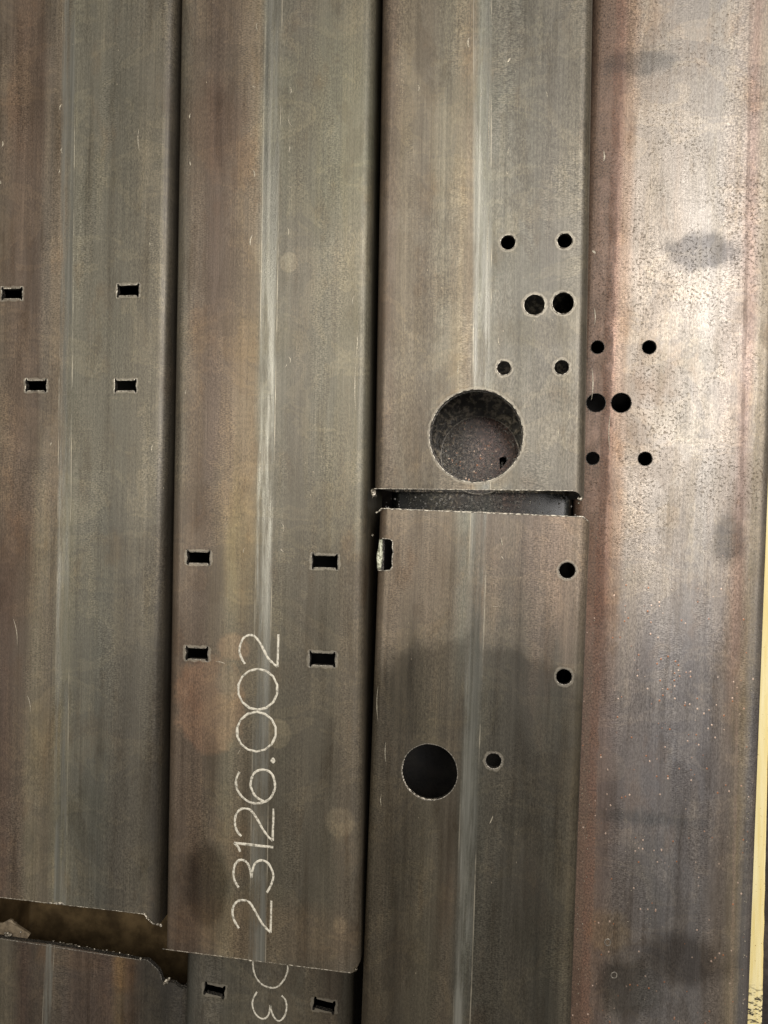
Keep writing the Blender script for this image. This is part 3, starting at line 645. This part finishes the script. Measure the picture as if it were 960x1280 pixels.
# ================================================================== torn flake in the open end of A2
def flake():
    b_ = bmesh.new()
    top = [(-30, 1150), (-10, 1156), (0, 1156.5), (5, 1154), (8, 1152.5), (11, 1153.5), (13, 1156), (16, 1156), (18, 1159), (22, 1162), (26, 1165), (30, 1168), (34, 1171), (31, 1176), (12, 1173), (0, 1171), (-30, 1167)]
    P = pxpoly(TA2, top)
    a = [b_.verts.new((p.x, p.y, -0.004 + .0006 * math.sin(i))) for i, p in enumerate(P)]
    c = [b_.verts.new((p.x, p.y, -0.0058 + .0006 * math.sin(i))) for i, p in enumerate(P)]
    b_.faces.new(a); b_.faces.new(c)
    for k in range(len(P)): b_.faces.new((a[k], a[(k + 1) % len(P)], c[(k + 1) % len(P)], c[k]))
    bmesh.ops.recalc_face_normals(b_, faces=b_.faces)
    me = bpy.data.meshes.new('torn_flap'); b_.to_mesh(me); b_.free()
    link('torn_flap', me, [simple('torn_scale', (0.10, 0.075, 0.048), (0.20, 0.155, 0.10), 120, .5, .3, .8, .0008)], A2)
    lump('slag_bead', A2, TA2.L(10, 1168, -.003), 0.0026, 77, M_SLAG, sq=(1.6, .8, .6))
    lump('slag_bead', A2, TA2.L(26, 1165, -.003), 0.0009, 78, M_SLAG)
flake()

# ================================================================== scrapes: tiny bright crescents where chips skidded
def cres(px, py, L_, ang, bend=.25):
    a = math.radians(ang); d = (math.cos(a), math.sin(a)); n_ = (-d[1], d[0]); out = []
    for i in range(7):
        t = (i / 6 - .5) * L_; b_ = max(-1.6, min(bend * L_, 1.6)) * (1 - (2 * i / 6 - 1) ** 2)
        out.append((px + d[0] * t + n_[0] * b_, py + d[1] * t + n_[1] * b_))
    return (out, False)
rs = random.Random(5)
def scrapes(T, par, lst):
    for px, py, L_, ang, wd in lst: stroke('scrape', T, [cres(px + rs.uniform(-1, 1), py, L_ * rs.uniform(.7, 1.1), ang + rs.uniform(-14, 14) * (L_ < 20), rs.uniform(-.2, .28))], wd * rs.uniform(.6, .95), par, M_FLECK, .00008, True)
scrapes(TA, A, [(76, 134, 8, 100, 2), (77, 188, 10, 85, 1.8), (73, 214, 7, 100, 1.6), (187, 305, 5, 80, 1.6), (2, 180, 10, 90, 3), (1, 228, 6, 80, 2.5), (173, 175, 26, 88, 1.6), (190, 560, 10, 90, 2), (35, 880, 26, 80, 1.4), (20, 790, 40, 82, 1.2), (64, 555, 6, 95, 2.4)])
scrapes(TB, B, [(322, 34, 10, 95, 2), (317, 108, 4, 30, 2), (317, 217, 12, 95, 2), (315, 300, 14, 90, 2.6), (363, 113, 9, 80, 1.7), (362, 152, 12, 80, 1.7), (362, 186, 8, 85, 1.5), (362, 203, 5, 40, 1.5), (363, 234, 5, 20, 1.5), (359, 289, 10, 85, 1.7), (361, 450, 9, 85, 1.8), (358, 457, 5, 100, 1.6),
                (352, 659, 12, 70, 1.7), (353, 688, 5, 50, 1.5), (298, 940, 6, 120, 1.4), (445, 430, 44, 92, 1.7), (444, 480, 60, 91, 1.8), (443, 375, 14, 92, 1.6), (237, 145, 6, 90, 2), (238, 204, 6, 90, 2), (232, 490, 8, 90, 1.8), (306, 688, 7, 110, 1.6), (275, 828, 12, 5, 1.6)])
scrapes(TC, CC, [(586, 53, 12, 95, 3), (636, 75, 6, 110, 3.5), (636, 190, 10, 85, 1.7), (634, 216, 5, 60, 1.7), (624, 426, 14, 80, 1.6), (572, 462, 14, 110, 1.6), (523, 110, 8, 85, 1.8), (684, 118, 10, 90, 1.6), (698, 540, 20, 90, 1.6), (710, 520, 16, 90, 1.6), (613, 150, 110, 91, 1.0), (612, 300, 90, 91, 1.0)])
scrapes(TE, E, [(627, 677, 9, 70, 1.7), (628, 697, 5, 60, 1.6), (613, 1025, 10, 110, 1.5), (478, 1000, 20, 90, 1.6), (618, 758, 8, 5, 1.0), (473, 880, 40, 90, 1.2), (482, 940, 30, 90, 1.4)])
scrapes(TD, D, [(755, 195, 12, 90, 3), (743, 315, 6, 40, 3.5), (742, 395, 30, 88, 1.6), (739, 480, 50, 91, 1.5), (763, 540, 50, 91, 1.5)])
# bead line on the right edge of D and bright grit on its face
rnd = random.Random(3)
bm = bmesh.new()
def bead(p, r):
    g_ = bmesh.ops.create_icosphere(bm, subdivisions=1, radius=r, matrix=Matrix.Translation(p))
for i in range(70):
    y = rnd.uniform(560, 1280); x = 957 - (y - 500) * .027 - 8.5 + rnd.uniform(-1.0, 1.0)
    p = TD.L(x, y, 0); p.z = corner_z(p); bead(p, rnd.choice([.0003, .0004, .0007]))
for i in range(60):
    y = rnd.uniform(640, 1250); x = 739 - (y - 650) * .037 - 12 + rnd.uniform(-5, 5) + 12
    p = TD.L(x + 6, y, 0); bead(p, rnd.choice([.0003, .0004, .0006]))
for i in range(40):
    x, y = rnd.gauss(790, 12), rnd.gauss(1080, 50); bead(TD.L(x, y, 0), rnd.choice([.0003, .0004]))
me = bpy.data.meshes.new('spatter'); bm.to_mesh(me); bm.free()
o = link('spatter', me, [M_FLECK], D); o['kind'] = 'stuff'

# ================================================================== yellow batten under the right tube
zb = Z2 - HT - 0.001
p0 = at(953, 1280, zb); p1 = at(959.5, 990, zb)
d = (p1 - p0); d.normalize(); rz = math.atan2(-d.x, d.y)
root = thing('timber_batten', 'pale yellow timber batten with black chipped marks beside the right tube', 'timber batten')
root.location = p0; root.rotation_euler = (0, 0, rz)
b = NB('yellow_timber')
g = b.noise(b.map((260, 12, 260)), 1, 5, .6); k_ = b.noise(b.map((120, 300, 120)), 1, 5, .7)
c = b.mix(b.sm(g, .3, .7), (0.84, 0.68, 0.27), (0.93, 0.82, 0.46))
c = b.mix(b.sm(b.noise(b.map((300, 420, 300)), 1, 3), .66, .72, 0, .7), c, (0.35, 0.22, 0.08))
yy = (root.matrix_basis.inverted() @ at(948, 1262, zb)).y
m1 = b.sm(b.ma('ABSOLUTE', b.ma('SUBTRACT', b.y, yy)), .006, .030, 1, 0)
c = b.mix(b.ma('MULTIPLY', m1, b.sm(k_, .50, .56)), c, (0.03, 0.025, 0.02))
b.put(b.b.inputs['Base Color'], c); b.b.inputs['Roughness'].default_value = .55
b.put(b.b.inputs['Normal'], b.bump(g, .4, .0006))
bm = bmesh.new(); bmesh.ops.create_cube(bm, size=1)
for v in bm.verts: v.co = Vector((v.co.x * .09 - .045, v.co.y * 2.2, v.co.z * .07 - .035))
bmesh.ops.subdivide_edges(bm, edges=[e for e in bm.edges if abs(e.verts[0].co.y - e.verts[1].co.y) > 1], cuts=220)
for v in bm.verts:
    if v.co.x > -.01: v.co.x += .0006 * mnoise.noise(Vector((0, v.co.y * 60, v.co.z * 9)))
bmesh.ops.bevel(bm, geom=[e for e in bm.edges if e.calc_face_angle(0) > 1.2], offset=.0015, segments=2, affect='EDGES')
me = bpy.data.meshes.new('batten_body'); bm.to_mesh(me); bm.free()
link('batten_body', me, [b.m], root)
